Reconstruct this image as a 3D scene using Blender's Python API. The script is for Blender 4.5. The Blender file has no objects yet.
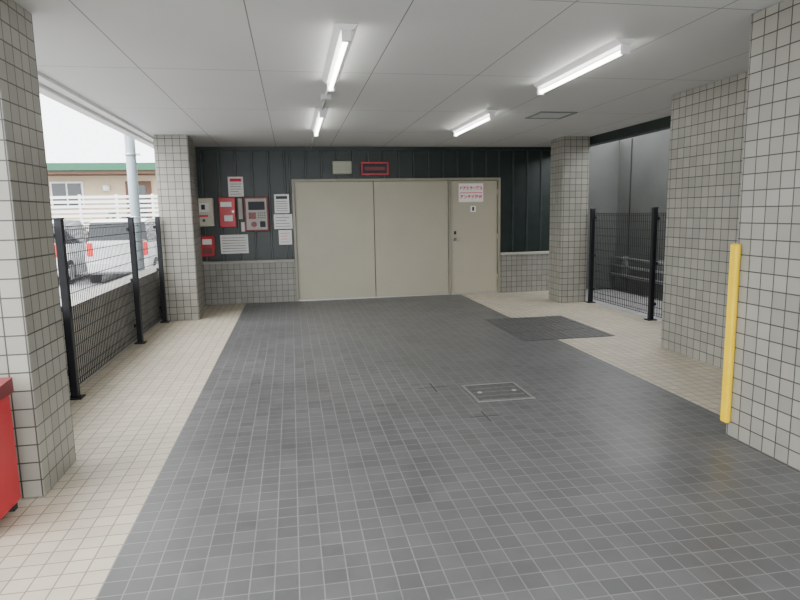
import bpy, bmesh, math, random
from mathutils import Matrix, Vector, Euler
random.seed(4)
H=2.653; YB=10.7

# ---------------------------------------------------------------- materials
def new_mat(name):
    m=bpy.data.materials.new(name); m.use_nodes=True
    nt=m.node_tree; b=nt.nodes['Principled BSDF']
    return m,nt,b
def N(nt,t,**kw):
    n=nt.nodes.new(t)
    for k,v in kw.items(): setattr(n,k,v)
    return n
def plain(name,col,rough=.5,metal=0,noise=.06,scale=6,spec=None):
    m,nt,b=new_mat(name)
    tc=N(nt,'ShaderNodeTexCoord'); no=N(nt,'ShaderNodeTexNoise'); no.inputs['Scale'].default_value=scale
    no.inputs['Detail'].default_value=5
    nt.links.new(tc.outputs['Object'],no.inputs['Vector'])
    r=N(nt,'ShaderNodeValToRGB')
    r.color_ramp.elements[0].position=.3; r.color_ramp.elements[1].position=.7
    r.color_ramp.elements[0].color=tuple(max(0,c*(1-noise)) for c in col)+(1,)
    r.color_ramp.elements[1].color=tuple(min(1,c*(1+noise)) for c in col)+(1,)
    nt.links.new(no.outputs['Fac'],r.inputs['Fac']); nt.links.new(r.outputs['Color'],b.inputs['Base Color'])
    b.inputs['Roughness'].default_value=rough; b.inputs['Metallic'].default_value=metal
    if spec is not None: b.inputs['Specular IOR Level'].default_value=spec
    return m
def emit(name,col,s):
    m,nt,b=new_mat(name)
    b.inputs['Base Color'].default_value=(.9,.9,.9,1)
    b.inputs['Emission Color'].default_value=col+(1,); b.inputs['Emission Strength'].default_value=s
    return m
def tile(name,c1,c2,mortar,size=.1,msize=.006,rough=.4,wall=True,offset=0,h=None,dirt=.18,off=(0,0,0),wear=.06,grime=0):
    m,nt,b=new_mat(name); L=nt.links.new
    tc=N(nt,'ShaderNodeTexCoord'); sep=N(nt,'ShaderNodeSeparateXYZ'); L(tc.outputs['Object'],sep.inputs[0])
    comb=N(nt,'ShaderNodeCombineXYZ')
    if wall:
        g=N(nt,'ShaderNodeNewGeometry'); sn=N(nt,'ShaderNodeSeparateXYZ'); L(g.outputs['Normal'],sn.inputs[0])
        ab=N(nt,'ShaderNodeMath',operation='ABSOLUTE'); L(sn.outputs['X'],ab.inputs[0])
        gt=N(nt,'ShaderNodeMath',operation='GREATER_THAN'); L(ab.outputs[0],gt.inputs[0]); gt.inputs[1].default_value=.5
        mx=N(nt,'ShaderNodeMix'); mx.data_type='FLOAT'
        L(gt.outputs[0],mx.inputs[0]); L(sep.outputs['X'],mx.inputs[2]); L(sep.outputs['Y'],mx.inputs[3])
        L(mx.outputs[0],comb.inputs['X']); L(sep.outputs['Z'],comb.inputs['Y'])
    else:
        L(sep.outputs['X'],comb.inputs['X']); L(sep.outputs['Y'],comb.inputs['Y'])
    ad=N(nt,'ShaderNodeVectorMath',operation='ADD'); L(comb.outputs[0],ad.inputs[0]); ad.inputs[1].default_value=(off[0]+50*size,off[1]+50*(h or size),0)
    br=N(nt,'ShaderNodeTexBrick'); L(ad.outputs[0],br.inputs['Vector'])
    br.offset=offset; br.squash=1
    br.inputs['Scale'].default_value=1; br.inputs['Brick Width'].default_value=size; br.inputs['Row Height'].default_value=h or size
    br.inputs['Mortar Size'].default_value=msize/2; br.inputs['Mortar Smooth'].default_value=.1; br.inputs['Bias'].default_value=0
    br.inputs['Color1'].default_value=c1+(1,); br.inputs['Color2'].default_value=c2+(1,); br.inputs['Mortar'].default_value=mortar+(1,)
    no=N(nt,'ShaderNodeTexNoise'); no.inputs['Scale'].default_value=1.1; no.inputs['Detail'].default_value=9; no.inputs['Roughness'].default_value=.7
    L(tc.outputs['Object'],no.inputs['Vector'])
    mr=N(nt,'ShaderNodeMapRange'); L(no.outputs['Fac'],mr.inputs[0]); mr.inputs[1].default_value=.3; mr.inputs[2].default_value=.7
    mr.inputs[3].default_value=1-dirt; mr.inputs[4].default_value=1+dirt
    fac=mr.outputs[0]
    if grime:
        n2=N(nt,'ShaderNodeTexNoise'); n2.inputs['Scale'].default_value=3.3; n2.inputs['Detail'].default_value=6; n2.inputs['Roughness'].default_value=.6
        L(tc.outputs['Object'],n2.inputs['Vector'])
        m2=N(nt,'ShaderNodeMapRange'); L(n2.outputs['Fac'],m2.inputs[0]); m2.inputs[1].default_value=.5; m2.inputs[2].default_value=.72
        m2.inputs[3].default_value=1; m2.inputs[4].default_value=1-grime
        mm=N(nt,'ShaderNodeMath',operation='MULTIPLY'); L(fac,mm.inputs[0]); L(m2.outputs[0],mm.inputs[1]); fac=mm.outputs[0]
    mu=N(nt,'ShaderNodeVectorMath',operation='SCALE'); L(br.outputs['Color'],mu.inputs[0]); L(fac,mu.inputs['Scale'])
    L(mu.outputs[0],b.inputs['Base Color'])
    r2=N(nt,'ShaderNodeMapRange'); L(no.outputs['Fac'],r2.inputs[0]); r2.inputs[1].default_value=.3; r2.inputs[2].default_value=.7
    r2.inputs[3].default_value=rough-wear; r2.inputs[4].default_value=rough+wear
    L(r2.outputs[0],b.inputs['Roughness'])
    bp=N(nt,'ShaderNodeBump'); bp.invert=True; bp.inputs['Strength'].default_value=.35; bp.inputs['Distance'].default_value=.004
    L(br.outputs['Fac'],bp.inputs['Height']); L(bp.outputs[0],b.inputs['Normal'])
    return m

M={}
M['pillar']=tile('pillar_tile',(.25,.243,.21),(.31,.30,.26),(.04,.04,.036),msize=.008,rough=.35,dirt=.08)
M['lowtile']=tile('low_wall_tile',(.22,.215,.19),(.27,.26,.23),(.07,.07,.065),msize=.008,rough=.4,dirt=.08)
M['dark']=tile('paving_dark',(.100,.101,.104),(.128,.130,.133),(.215,.213,.21),msize=.006,rough=.4,wall=False,dirt=.2,off=(.031,0,0),wear=.08,grime=.12)
M['beige']=tile('paving_beige',(.55,.49,.385),(.62,.56,.45),(.25,.21,.165),msize=.007,rough=.5,wall=False,dirt=.12,off=(.031,0,0),grime=.08)
M['ceil']=tile('ceiling_board',(.63,.64,.645),(.65,.66,.665),(.2,.2,.2),size=.91,h=1.82,msize=.008,rough=.6,wall=False,offset=0,dirt=.03,off=(.2,.3,0))
M['white']=plain('white_paint',(.75,.76,.76),.4)
M['fascia']=plain('fascia_paint',(.6,.62,.63),.5)
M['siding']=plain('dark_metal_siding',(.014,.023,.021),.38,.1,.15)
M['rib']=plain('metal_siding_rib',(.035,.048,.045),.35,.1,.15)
M['door']=plain('door_paint_beige',(.40,.37,.285),.4,0,.04,2)
M['doorframe']=plain('door_frame_paint',(.28,.26,.20),.4)
M['seam']=plain('dark_gap',(.02,.02,.02),.8)
M['joint']=plain('floor_joint_dark',(.05,.05,.05),.7)
M['black']=plain('black_steel',(.008,.009,.012),.45,.3)
M['cap']=plain('stone_cap',(.36,.35,.31),.6)
M['conc']=plain('concrete',(.42,.41,.38),.85,0,.15,3)
M['greywall']=plain('grey_render_wall',(.085,.09,.086),.8,0,.1,2)
M['asphalt']=plain('asphalt',(.24,.24,.24),.9,0,.2,8)
M['red']=plain('red_paint',(.5,.012,.025),.35)
M['darkred']=plain('dark_red_paint',(.18,.02,.025),.4)
M['paper']=plain('paper',(.80,.80,.78),.7)
M['ink']=plain('ink',(.03,.03,.04),.7)
M['redink']=plain('red_ink',(.7,.01,.05),.6)
M['panelgrey']=plain('panel_grey',(.36,.34,.30),.4)
M['boxbeige']=plain('box_beige',(.62,.58,.48),.4)
M['yellow']=plain('yellow_guard',(.90,.60,.0),.35)
M['steel']=plain('galvanised_steel',(.5,.52,.53),.35,.7)
M['pipegrey']=plain('painted_pipe_grey',(.20,.21,.21),.5)
M['pipe']=plain('downpipe_pvc',(.24,.30,.33),.4)
M['iron']=plain('cast_iron',(.11,.11,.11),.55,.3,.3,40)
M['frame']=plain('manhole_frame',(.26,.26,.25),.5,.4)
M['plate']=plain('cover_plate',(.10,.10,.10),.5,.1,.3,12)
M['tube']=emit('fluorescent_tube',(1,.99,.92),16)
M['glass']=plain('dark_glass',(.03,.035,.04),.08)
M['carred']=plain('car_paint_red',(.5,.02,.03),.2)
M['carwhite']=plain('car_paint_silver',(.70,.71,.72),.25)
M['rubber']=plain('rubber',(.02,.02,.02),.8)
M['green']=plain('eave_green',(.01,.10,.05),.5)
M['brown']=plain('brown_wood',(.10,.045,.025),.6)
M['cream']=plain('cream_wall',(.52,.42,.29),.8)
M['roof']=plain('pale_roof',(.75,.78,.8),.5)
M['lampglow']=plain('lamp_lens',(.8,.03,.03),.2)
M['leaf']=plain('foliage',(.05,.10,.03),.7,0,.4,5)
M['signgreen']=plain('unlit_sign',(.38,.39,.30),.5)

# ---------------------------------------------------------------- mesh builder
class MB:
    def __init__(s,name): s.name=name; s.bm=bmesh.new(); s.mats=[]
    def mi(s,m):
        m=M[m]
        if m not in s.mats: s.mats.append(m)
        return s.mats.index(m)
    def box(s,x0,x1,y0,y1,z0,z1,m,bev=0,rot=None):
        i=s.mi(m)
        r=bmesh.ops.create_cube(s.bm,size=1)
        vs=r['verts']
        cx,cy,cz=(x0+x1)/2,(y0+y1)/2,(z0+z1)/2
        T=Matrix.Translation((cx,cy,cz))
        if rot: T=T@rot
        bmesh.ops.transform(s.bm,matrix=T@Matrix.Diagonal((x1-x0,y1-y0,z1-z0,1)),verts=vs)
        fs={f for v in vs for f in v.link_faces}
        for f in fs: f.material_index=i
        if bev:
            es=list({e for f in fs for e in f.edges})
            rr=bmesh.ops.bevel(s.bm,geom=es,offset=bev,segments=2,affect='EDGES',profile=.5)
            for f in rr['faces']: f.material_index=i
        return s
    def cyl(s,p0,p1,r,m,seg=12,r2=None):
        i=s.mi(m); p0=Vector(p0);p1=Vector(p1);d=p1-p0
        q=d.to_track_quat('Z','Y').to_matrix().to_4x4()
        rr=bmesh.ops.create_cone(s.bm,cap_ends=True,segments=seg,radius1=r,radius2=r if r2 is None else r2,depth=d.length,
            matrix=Matrix.Translation((p0+p1)/2)@q)
        for f in {f for v in rr['verts'] for f in v.link_faces}:
            f.material_index=i
            if len(f.verts)==4: f.smooth=True
        return s
    def poly(s,pts,m):
        f=s.bm.faces.new([s.bm.verts.new(p) for p in pts]); f.material_index=s.mi(m); return s
    def prism(s,prof,a0,a1,axis,m):
        def P(a,p):
            return (a,p[0],p[1]) if axis=='x' else ((p[0],a,p[1]) if axis=='y' else (p[0],p[1],a))
        i=s.mi(m)
        A=[s.bm.verts.new(P(a0,p)) for p in prof];B=[s.bm.verts.new(P(a1,p)) for p in prof]
        n=len(prof);fs=[s.bm.faces.new(A),s.bm.faces.new(B[::-1])]
        for k in range(n): fs.append(s.bm.faces.new([A[k],B[k],B[(k+1)%n],A[(k+1)%n]]))
        for f in fs: f.material_index=i
        bmesh.ops.recalc_face_normals(s.bm,faces=fs)
        return s
    def text(s,body,x,y,z,size,m,rot=(math.pi/2,0,0),bold=.0015):
        cu=bpy.data.curves.new('t','FONT'); cu.body=body; cu.size=size; cu.align_x='CENTER'; cu.align_y='CENTER'; cu.extrude=.001; cu.offset=bold
        o=bpy.data.objects.new('t',cu); bpy.context.collection.objects.link(o)
        bpy.context.view_layer.update()
        me=bpy.data.meshes.new_from_object(o.evaluated_get(bpy.context.evaluated_depsgraph_get()))
        me.transform(Matrix.Translation((x,y,z))@Euler(rot).to_matrix().to_4x4())
        n0=len(s.bm.faces); me.materials.clear()
        i=s.mi(m)
        s.bm.from_mesh(me); s.bm.faces.ensure_lookup_table()
        for f in s.bm.faces[n0:]: f.material_index=i
        bpy.data.objects.remove(o); return s
    def done(s,mat=None):
        me=bpy.data.meshes.new(s.name)
        if mat: bmesh.ops.transform(s.bm,matrix=mat,verts=s.bm.verts)
        s.bm.to_mesh(me); s.bm.free()
        for m in s.mats: me.materials.append(m)
        o=bpy.data.objects.new(s.name,me); bpy.context.collection.objects.link(o); return o

# ---------------------------------------------------------------- room shell
f=MB('floor')
xs=-.831; xd=3.018; XL=-1.95; XR=4.78; Y0=-4
f.poly([(XL,Y0,0),(xs,Y0,0),(xs,YB,0),(XL,YB,0)],'beige')
f.poly([(xs,Y0,0),(xd,Y0,0),(xd,YB,0),(xs,YB,0)],'dark')
f.poly([(xd,Y0,0),(XR,Y0,0),(XR,YB,0),(xd,YB,0)],'beige')
f.done()
MB('ground_outside').poly([(-60,-40,-.03),(60,-40,-.03),(60,60,-.03),(-60,60,-.03)],'asphalt').done()
MB('ceiling').box(-1.9,4.75,-2.6,YB+.3,H,H+.12,'ceil').done()
MB('upper_building_slab').box(-2.05,4.9,-2.8,YB+.3,H+.14,H+1.0,'greywall').done()
t=MB('trim_ceiling_edge'); t.box(-2.0,-1.902,-2.7,YB+.3,H-.03,H+.135,'white',.006).box(-2.12,-2.005,-2.7,YB+.3,H-.06,H+.06,'white',.01); t.done()
MB('trim_ceiling_beam').box(4.752,4.9,5.86,YB,H-.13,H+.13,'siding').done()

# back wall with siding, plinth and ribs
w=MB('wall_back')
xd0,xd1,xd2=.078,2.828,3.736; hd=2.065
w.box(-1.95,6.1,YB+.06,YB+.25,0,H+.13,'siding')
w.box(-1.95,xd0-.05,YB-.06,YB+.06,0,.70,'lowtile'); w.box(xd2+.05,4.9,YB-.06,YB+.06,0,.70,'lowtile')
w.box(-1.95,xd0-.05,YB-.10,YB+.06,.70,.745,'cap',.006); w.box(xd2+.05,4.9,YB-.10,YB+.06,.70,.745,'cap',.006)
def ribs(x0,x1,z0,z1):
    x=x0
    while x<x1-.02:
        e=min(x+.27,x1)
        w.box(x,e-.03,YB,YB+.06,z0,z1,'siding')
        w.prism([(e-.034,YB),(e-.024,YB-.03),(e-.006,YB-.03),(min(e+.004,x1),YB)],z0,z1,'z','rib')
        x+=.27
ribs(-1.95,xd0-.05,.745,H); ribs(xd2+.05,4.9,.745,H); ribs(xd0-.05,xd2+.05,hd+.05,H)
w.box(-1.95,4.9,YB-.035,YB,H-.06,H,'siding')
w.done()
MB('wall_left').box(-1.95,-1.5,9.62,YB-.11,0,H,'pillar').done()

# doors
d=MB('door_1')
d.box(xd0-.045,xd0,YB-.05,YB+.055,0,hd+.045,'doorframe').box(xd0,xd2+.045,YB-.05,YB+.055,hd,hd+.045,'doorframe')
mid=(xd0+xd1)/2
d.box(xd0+.004,mid-.006,YB-.01,YB+.04,.012,hd-.004,'door',.003).box(mid+.006,xd1-.025,YB-.01,YB+.04,.012,hd-.004,'door',.003)
d.box(xd0,xd1,YB+.041,YB+.055,0,hd,'seam'); d.box(xd0,xd1-.02,YB-.04,YB+.05,0,.012,'steel')
d.done()
d=MB('door_2')
d.box(xd1-.02,xd1+.02,YB-.05,YB+.055,0,hd,'doorframe').box(xd2,xd2+.045,YB-.05,YB+.055,0,hd,'doorframe')
d.box(xd1+.028,xd2-.008,YB-.02,YB+.03,.012,hd-.008,'door',.003).box(xd1+.02,xd2,YB+.035,YB+.055,0,hd,'seam')
d.box(xd1+.02,xd2,YB-.05,YB+.034,0,.012,'steel')
kx=xd1+.1
d.cyl((kx,YB-.021,1.0),(kx,YB-.03,1.0),.04,'steel',20).cyl((kx,YB-.03,1.0),(kx,YB-.06,1.0),.012,'ink').cyl((kx,YB-.06,1.0),(kx,YB-.10,1.0),.03,'steel',20,.024)
d.box(kx-.02,kx+.02,YB-.03,YB-.02,1.1,1.16,'seam')
for hz in (.25,1.0,1.8): d.cyl((xd2-.004,YB-.035,hz),(xd2-.004,YB-.035,hz+.1),.01,'steel')
d.done()

# pillars
def pillar(x0,x1,y0,y1,name='tiled_pillar'):
    p=MB(name); p.box(x0,x1,y0,y1,0.001,H-.001,'pillar',.004)
    return p.done()
pillar(-1.842,-1.392,3.408,3.909)
pillar(-1.842,-1.392,9.137,9.6)
pillar(4.275,4.725,9.137,9.6)
pillar(2.795,3.55,2.3,3.414)
MB('wall_right').box(3.913,6.05,.5,5.841,0.001,H-.001,'pillar',.004).done()
pillar(3.554,3.91,.5,3.2,'tiled_wall_return')

# low wall (left), outside wall (right)
lw=MB('low_tiled_wall'); lw.box(-2.16,-1.955,-2,YB,-.02,.70,'conc').box(-2.19,-1.93,-2,YB,.70,.74,'cap',.006); lw.done()
ow=MB('wall_outer_right'); ow.box(6.1,6.3,5.0,YB+.3,-.02,H+.13,'greywall')
ow.box(4.905,6.1,YB-.06,YB+.055,0,H+.13,'greywall'); ow.box(6.085,6.1,10.2,10.215,0,H+.1,'seam'); ow.done()
pp=MB('wall_pipes')
for z,r in ((.6,.025),(.45,.025),(.28,.03)):
    pp.cyl((6.0,5.86,z),(6.0,10.6,z),r,'pipegrey')
for y in (6.5,7.8,9.1,10.2): pp.box(6.0,6.1,y,y+.03,.25,.64,'pipegrey')
pp.done()

# mesh fences
def fence(X,y0,y1,posts,side):
    o=MB('mesh_fence')
    z0,z1=.06,1.44
    for y in posts:
        o.box(X-.03,X+.03,y-.03,y+.03,0,1.5,'black',.006).box(X-.034,X+.034,y-.034,y+.034,1.5,1.515,'black')
        o.box(X-.06,X+.06,y-.06,y+.06,0,.012,'black')
        for z in (.2,.75,1.35): o.box(X+side*.03,X+side*.055,y-.035,y+.035,z,z+.04,'black')
    xm=X+side*.042
    n=int((y1-y0)/.05)
    for k in range(n+1):
        y=y0+(y1-y0)*k/n; o.box(xm-.0028,xm+.0028,y-.0028,y+.0028,z0,z1,'black')
    zz=.06
    while zz<1.45:
        o.box(xm-.0035,xm+.0035,y0,y1,zz-.0035,zz+.0035,'black'); zz+=.115
    for z in (.09,1.41):
        o.box(xm+side*.02,xm+side*.026,y0,y1,z-.003,z+.003,'black')
    return o.done()
fence(-1.86,3.95,9.1,[5.348,7.605,9.06],-1)
fence(4.76,5.87,9.1,[7.36,9.05,5.95],1)

# downpipe
dp=MB('downpipe'); dp.cyl((-2.25,9.5,-.02),(-2.25,9.5,H+.1),.07,'pipe',20)
for z in (.5,1.5,2.4): dp.cyl((-2.25,9.5,z),(-2.25,9.5,z+.03),.078,'steel',20)
dp.box(-2.25,-2.12,9.485,9.515,2.4,2.43,'steel')
dp.done()

# yellow guard
g=MB('corner_guard'); g.box(2.757,2.794,3.37,3.435,.09,1.27,'yellow',.012); g.box(2.794,2.84,3.415,3.435,.09,1.27,'yellow',.008); g.done()

# ---------------------------------------------------------------- lamps
def lamp(x,y0,y1):
    o=MB('fluorescent_ceiling_lamp')
    o.prism([(x-.035,H-.035),(x+.035,H-.035),(x+.075,H),(x-.075,H)],y0,y1,'y','white')
    for s in (y0,y1-.03): o.box(x-.03,x+.03,s,s+.03,H-.10,H-.036,'white',.004)
    o.cyl((x,y0+.03,H-.075),(x,y1-.03,H-.075),.0165,'tube',12)
    return o.done()
lamp(.385,3.88,5.45); lamp(.385,6.85,8.5); lamp(2.31,3.98,5.45); lamp(2.33,6.85,8.45)
c=MB('ceiling_conduit'); c.cyl((.385,5.45,H-.012),(.385,6.85,H-.012),.012,'fascia').cyl((.385,8.5,H-.012),(.385,YB-.04,H-.012),.012,'fascia')
c.box(.335,.435,6.05,6.15,H-.05,H-.0,'fascia',.006); c.done()
h=MB('ceiling_hatch')
for a in ((2.93,2.96,6.9,7.38),(3.37,3.4,6.9,7.38),(2.96,3.37,6.9,6.93),(2.96,3.37,7.35,7.38)): h.box(*a,H-.012,H-.0005,'pipegrey')
h.box(2.965,3.365,6.935,7.345,H-.006,H-.0005,'fascia'); h.done()

# ---------------------------------------------------------------- back wall fittings
yf=YB-.031
def lines(o,x0,x1,z0,z1,y,n,m='ink',th=.008):
    for k in range(n):
        z=z1-(k+.5)*(z1-z0)/n; e=x1-(x1-x0)*random.choice((0,.05,.3))
        o.box(x0,e,y-.0012,y,z-th/2,z+th/2,m)
def notice(x0,x1,z0,z1,n=6,m='ink',head=None):
    o=MB('paper_notice'); o.box(x0,x1,yf-.006,yf,z0,z1,'paper')
    top=z1-.03
    if head: o.box(x0+.03,x1-.03,yf-.0075,yf-.006,z1-.08,z1-.03,head); top=z1-.1
    lines(o,x0+.03,x1-.03,z0+.02,top,yf-.006,n,m); return o.done()
notice(-1.02,-.77,1.83,2.16,5,'ink','redink')
notice(-.27,-.02,1.54,1.86,5,'ink','ink')
notice(-.29,.02,1.27,1.52,4)
notice(-.22,.00,1.0,1.25,4,'redink')
notice(-1.2,-.74,.87,1.19,6)
notice(-.84,-.78,1.24,1.40,3)
o=MB('control_box'); o.box(-1.59,-1.27,yf-.12,yf,1.34,1.81,'boxbeige',.01).box(-1.57,-1.29,yf-.126,yf-.12,1.36,1.79,'boxbeige',.004)
o.box(-1.52,-1.34,yf-.128,yf-.126,1.58,1.73,'paper').box(-1.46,-1.40,yf-.13,yf-.128,1.62,1.70,'ink').box(-1.50,-1.36,yf-.129,yf-.126,1.50,1.53,'redink').box(-1.45,-1.41,yf-.14,yf-.126,1.42,1.46,'ink'); o.done()
o=MB('fire_hose_box'); o.box(-1.18,-.91,yf-.14,yf,1.32,1.82,'red',.012).box(-1.15,-.97,yf-.143,yf-.14,1.66,1.74,'paper')
o.box(-1.10,-.96,yf-.145,yf-.14,1.42,1.52,'paper',.004).cyl((-.95,yf-.14,1.58),(-.95,yf-.16,1.58),.02,'steel'); o.done()
o=MB('fire_alarm_panel'); o.box(-.87,-.80,yf-.06,yf,1.45,1.8,'panelgrey',.006)
o.box(-.77,-.37,yf-.13,yf,1.24,1.82,'darkred',.012).box(-.74,-.40,yf-.135,yf-.13,1.27,1.79,'panelgrey',.004)
o.box(-.70,-.43,yf-.14,yf-.135,1.60,1.74,'ink').box(-.70,-.58,yf-.14,yf-.135,1.45,1.56,'darkred')
for i in range(4):
    for j in range(3): o.cyl((-.54+i*.035,yf-.135,1.55-j*.04),(-.54+i*.035,yf-.142,1.55-j*.04),.011,'ink',8)
o.cyl((-.62,yf-.135,1.36),(-.62,yf-.16,1.36),.045,'darkred',20).box(-.52,-.43,yf-.14,yf-.135,1.31,1.41,'ink'); o.done()
o=MB('fire_extinguisher_sign_box'); o.box(-1.52,-1.29,yf-.11,yf,.84,1.18,'red',.01).box(-1.48,-1.33,yf-.113,yf-.11,1.04,1.13,'paper').box(-1.48,-1.33,yf-.113,yf-.11,.88,.99,'darkred'); o.done()
o=MB('guide_light_box'); o.box(.74,1.07,yf-.08,yf,2.19,2.41,'signgreen',.012).box(.76,1.05,yf-.084,yf-.08,2.21,2.39,'signgreen'); lines(o,.79,1.02,2.24,2.36,yf-.084,3,'panelgrey'); o.done()
o=MB('red_framed_sign'); o.box(1.235,1.715,yf-.06,yf,2.17,2.39,'ink',.004)
for a in ((1.235,1.715,2.17,2.195),(1.235,1.715,2.365,2.39),(1.235,1.26,2.195,2.365),(1.69,1.715,2.195,2.365)): o.box(a[0],a[1],yf-.066,yf-.06,a[2],a[3],'red')
o.box(1.30,1.65,yf-.063,yf-.06,2.25,2.31,'darkred'); o.done()
yd=YB-.0205
o=MB('door_warning_sign'); o.box(3.0,3.46,yd-.006,yd,1.68,2.01,'paper')
o.text('ドアミラー格納',3.23,yd-.007,1.925,.064,'redink',bold=.0028).text('アンテナ注意',3.23,yd-.007,1.77,.07,'redink',bold=.0028)
o.box(3.02,3.44,yd-.0075,yd-.006,1.838,1.850,'redink'); o.done()
o=MB('door_label'); o.box(3.22,3.32,yd-.004,yd,1.50,1.61,'paper').box(3.25,3.29,yd-.0055,yd-.004,1.52,1.59,'ink'); o.done()

# ---------------------------------------------------------------- floor items
o=MB('manhole_cover')
cx,cy=1.64,4.68; s=.24
o.box(cx-s,cx+s,cy-s,cy+s,.0005,.004,'iron')
for a in ((-s,s,-s,-s+.02),(-s,s,s-.02,s),(-s,-s+.02,-s+.02,s-.02),(s-.02,s,-s+.02,s-.02)): o.box(cx+a[0],cx+a[1],cy+a[2],cy+a[3],.001,.008,'frame')
for i in range(12):
    o.box(cx-.2,cx+.2,cy-.2+i*.034,cy-.194+i*.034,.004,.0055,'frame' if i%3==0 else 'plate')
for sx in (-1,1): o.cyl((cx+sx*.15,cy,.004),(cx+sx*.15,cy,.009),.02,'steel')
o.done()
o=MB('floor_cover_plate')
for i in range(2):
    for j in range(3): o.box(2.60+i*.58,3.17+i*.58,6.5+j*.5,6.99+j*.5,.0005,.006,'plate',.002)
for i in range(14):
    o.box(2.64+i*.08,2.655+i*.08,6.52,7.98,.006,.0085,'iron')
o.done()
for (cx,cy,w_,l_) in ((1.15,4.93,.13,.13),(1.36,4.12,.12,.12)):
    o=MB('floor_marker_joint')
    o.box(cx-w_,cx+w_,cy-.005,cy+.005,.0005,.0015,'joint').box(cx-.005,cx+.005,cy-l_,cy+l_,.0005,.0012,'joint'); o.done()

o=MB('fire_extinguisher_box')
X0,X1,Yq0,Yq1=-1.80,-1.462,2.98,3.32
o.box(X0,X1,Yq0,Yq1,.04,.62,'red',.02)
o.prism([(Yq0-.01,.62),(Yq1+.01,.62),(Yq1+.01,.70),(Yq0+.04,.67)],X0-.01,X1+.01,'x','darkred')
o.box(X0+.03,X1-.03,Yq0-.008,Yq0+.01,.10,.54,'darkred',.005).box(X0+.08,X1-.08,Yq0-.012,Yq0-.006,.38,.48,'paper')
for x in (X0+.02,X1-.06):
    for y in (Yq0+.02,Yq1-.06): o.box(x,x+.04,y,y+.04,0,.04,'rubber')
o.done()

# ---------------------------------------------------------------- outside left
def car(name,paint,loc,rz):
    o=MB(name)
    st=[(-1.70,.35,.62,.90,.92,.66,.60),(-1.66,.28,.60,.95,1.02,.72,.62),(-1.50,.22,.60,.96,1.45,.73,.60),(-.9,.20,.60,.95,1.52,.74,.60),
        (.1,.20,.60,.93,1.50,.74,.60),(.85,.20,.60,.90,.98,.74,.62),(1.45,.22,.56,.80,.84,.73,.62),(1.68,.3,.5,.66,.70,.66,.55)]
    rings=[]
    for x,zb,zm,zt,zr,w2,wr in st:
        rings.append([o.bm.verts.new(p) for p in ((x,-w2*.96,zb),(x,-w2,zm),(x,-w2*.96,zt),(x,-wr,zr),(x,wr,zr),(x,w2*.96,zt),(x,w2,zm),(x,w2*.96,zb))])
    ip=o.mi(paint); ig=o.mi('glass')
    for k in range(len(rings)-1):
        A,B=rings[k],rings[k+1]
        for j in range(8):
            fc=o.bm.faces.new([A[j],A[(j+1)%8],B[(j+1)%8],B[j]])
            fc.material_index=ip
            if j in (2,4) and 1<=k<=4: fc.material_index=ig
            if j==3 and k in (1,4): fc.material_index=ig
            fc.smooth=False
    for R in (rings[0][::-1],rings[-1]): o.bm.faces.new(R).material_index=ip
    bmesh.ops.recalc_face_normals(o.bm,faces=o.bm.faces)
    for x in (-1.15,1.15):
        for sy in (-1,1):
            o.cyl((x,sy*.58,.29),(x,sy*.755,.29),.29,'rubber',24).cyl((x,sy*.75,.29),(x,sy*.765,.29),.18,'steel',16)
    for x in (-.95,-.1,.5):
        for sy in (-1,1): o.box(x-.025,x+.025,sy*.745-.01,sy*.745+.01,.3,.95,paint)
    for sy in (-1,1):
        o.box(-1.71,-1.62,sy*.60-.07,sy*.60+.07,.66,.98,'lampglow',.02); o.box(1.60,1.70,sy*.5-.1,sy*.5+.1,.52,.64,'steel',.02)
        o.box(.55,.68,sy*.83-.09,sy*.83+.09,.90,1.02,paint,.02)
    o.box(-1.76,-1.66,-.68,.68,.28,.52,paint,.03).box(-1.765,-1.755,-.18,.18,.56-.12,.56,'paper')
    return o.done(Matrix.Translation(loc)@Matrix.Rotation(rz,4,'Z'))
car('silver_car','carwhite',(-5.9,16.6,-.03),math.radians(88))
car('silver_car','carwhite',(-4.1,16.8,-.03),math.radians(92))
car('red_car','carred',(-7.8,17.0,-.03),math.radians(90))
o=MB('garden_shrub')
for i in range(420):
    u=random.random(); cx=-13+11.4*u; cy=21.6+random.uniform(-.5,.5); cz=random.uniform(.1,1.5+.3*math.sin(u*22)); r=random.uniform(.1,.22)
    a=Vector((random.uniform(-1,1),random.uniform(-1,1),random.uniform(-1,1))).normalized(); b_=a.orthogonal().normalized(); c_=a.cross(b_)
    P=Vector((cx,cy,cz)); o.poly([P+b_*r,P+c_*r*.5,P-b_*r,P-c_*r*.5],'leaf')
for k in range(12): o.cyl((-12.5+k,21.6,-.03),(-12.5+k,21.6,1.0),.03,'brown',6)
o.done()
o=MB('white_louver_fence')
x=-14
while x<-1.5:
    o.box(x-.03,x+.03,19.0,19.06,-.03,2.2,'white'); x+=1.0
for k in range(15): o.box(-14,-1.5,18.97,19.0,.2+k*.135,.2+k*.135+.075,'white')
o.done()
b=MB('neighbour_building')
b.box(-20,-2.5,24,32,-.03,3.2,'cream')
b.prism([(22.9,3.18),(22.9,3.42),(33,3.42),(33,3.18)],-21,-1.8,'x','green')
b.prism([(23.0,3.06),(23.0,3.18),(32.9,3.18),(32.9,3.06)],-20.8,-2,'x','brown')
b.prism([(22.9,3.43),(28,7.6),(33,3.43)],-21,-1.9,'x','roof')
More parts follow.
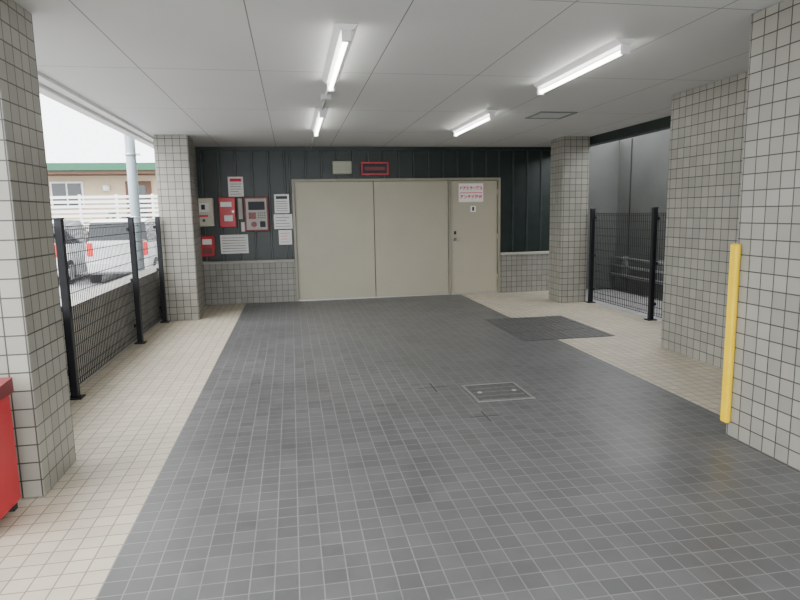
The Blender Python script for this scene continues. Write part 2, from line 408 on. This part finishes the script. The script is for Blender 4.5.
for x in (-12,-5.95): b.box(x,x+.9,23.95,24.0,0,2.85,'brown').box(x+.2,x+.7,23.93,23.95,1.2,2.7,'glass')
for x in (-10.5,-8.5): b.box(x,x+1.1,23.94,24.0,1.9,2.85,'white').box(x+.06,x+.52,23.92,23.94,1.96,2.79,'glass').box(x+.58,x+1.04,23.92,23.94,1.96,2.79,'glass')
b.cyl((-6.6,23.9,2.5),(-6.6,23.9,2.7),.12,'white'); b.box(-6.62,-6.58,23.9,24,2.7,2.74,'steel')
b.done()

# ---------------------------------------------------------------- world, daylight fill, camera
w=bpy.data.worlds.new('overcast'); bpy.context.scene.world=w; w.use_nodes=True
nt=w.node_tree; bg=nt.nodes['Background']
tc=N(nt,'ShaderNodeTexCoord'); sp=N(nt,'ShaderNodeSeparateXYZ'); nt.links.new(tc.outputs['Generated'],sp.inputs[0])
rp=N(nt,'ShaderNodeValToRGB'); nt.links.new(sp.outputs['Z'],rp.inputs['Fac'])
rp.color_ramp.elements[0].color=(.93,.97,1,1); rp.color_ramp.elements[1].color=(.98,.99,1,1); rp.color_ramp.elements[1].position=.4
nt.links.new(rp.outputs['Color'],bg.inputs['Color']); bg.inputs['Strength'].default_value=7.4
sl=bpy.data.lights.new('left_daylight_fill','SUN'); sl.energy=5; sl.angle=math.radians(60); sl.color=(1,.98,.95)  # fill added under the overcast sky, brightens left floor strip and outside
so=bpy.data.objects.new('left_daylight_fill',sl); bpy.context.collection.objects.link(so)
so.rotation_euler=Vector((.62,.30,-.72)).to_track_quat('-Z','Y').to_euler()

cam=bpy.data.cameras.new('camera'); cam.sensor_width=36; cam.lens=602.186/800*36; cam.clip_start=.05; cam.clip_end=300
co=bpy.data.objects.new('camera',cam); bpy.context.collection.objects.link(co)
co.matrix_world=Matrix.Translation((0,0,1.5))@Matrix.Rotation(-math.radians(10.022),4,'Z')@Matrix.Rotation(math.pi/2-math.radians(8.194),4,'X')@Matrix.Rotation(-math.radians(1.064),4,'Z')
bpy.context.scene.camera=co
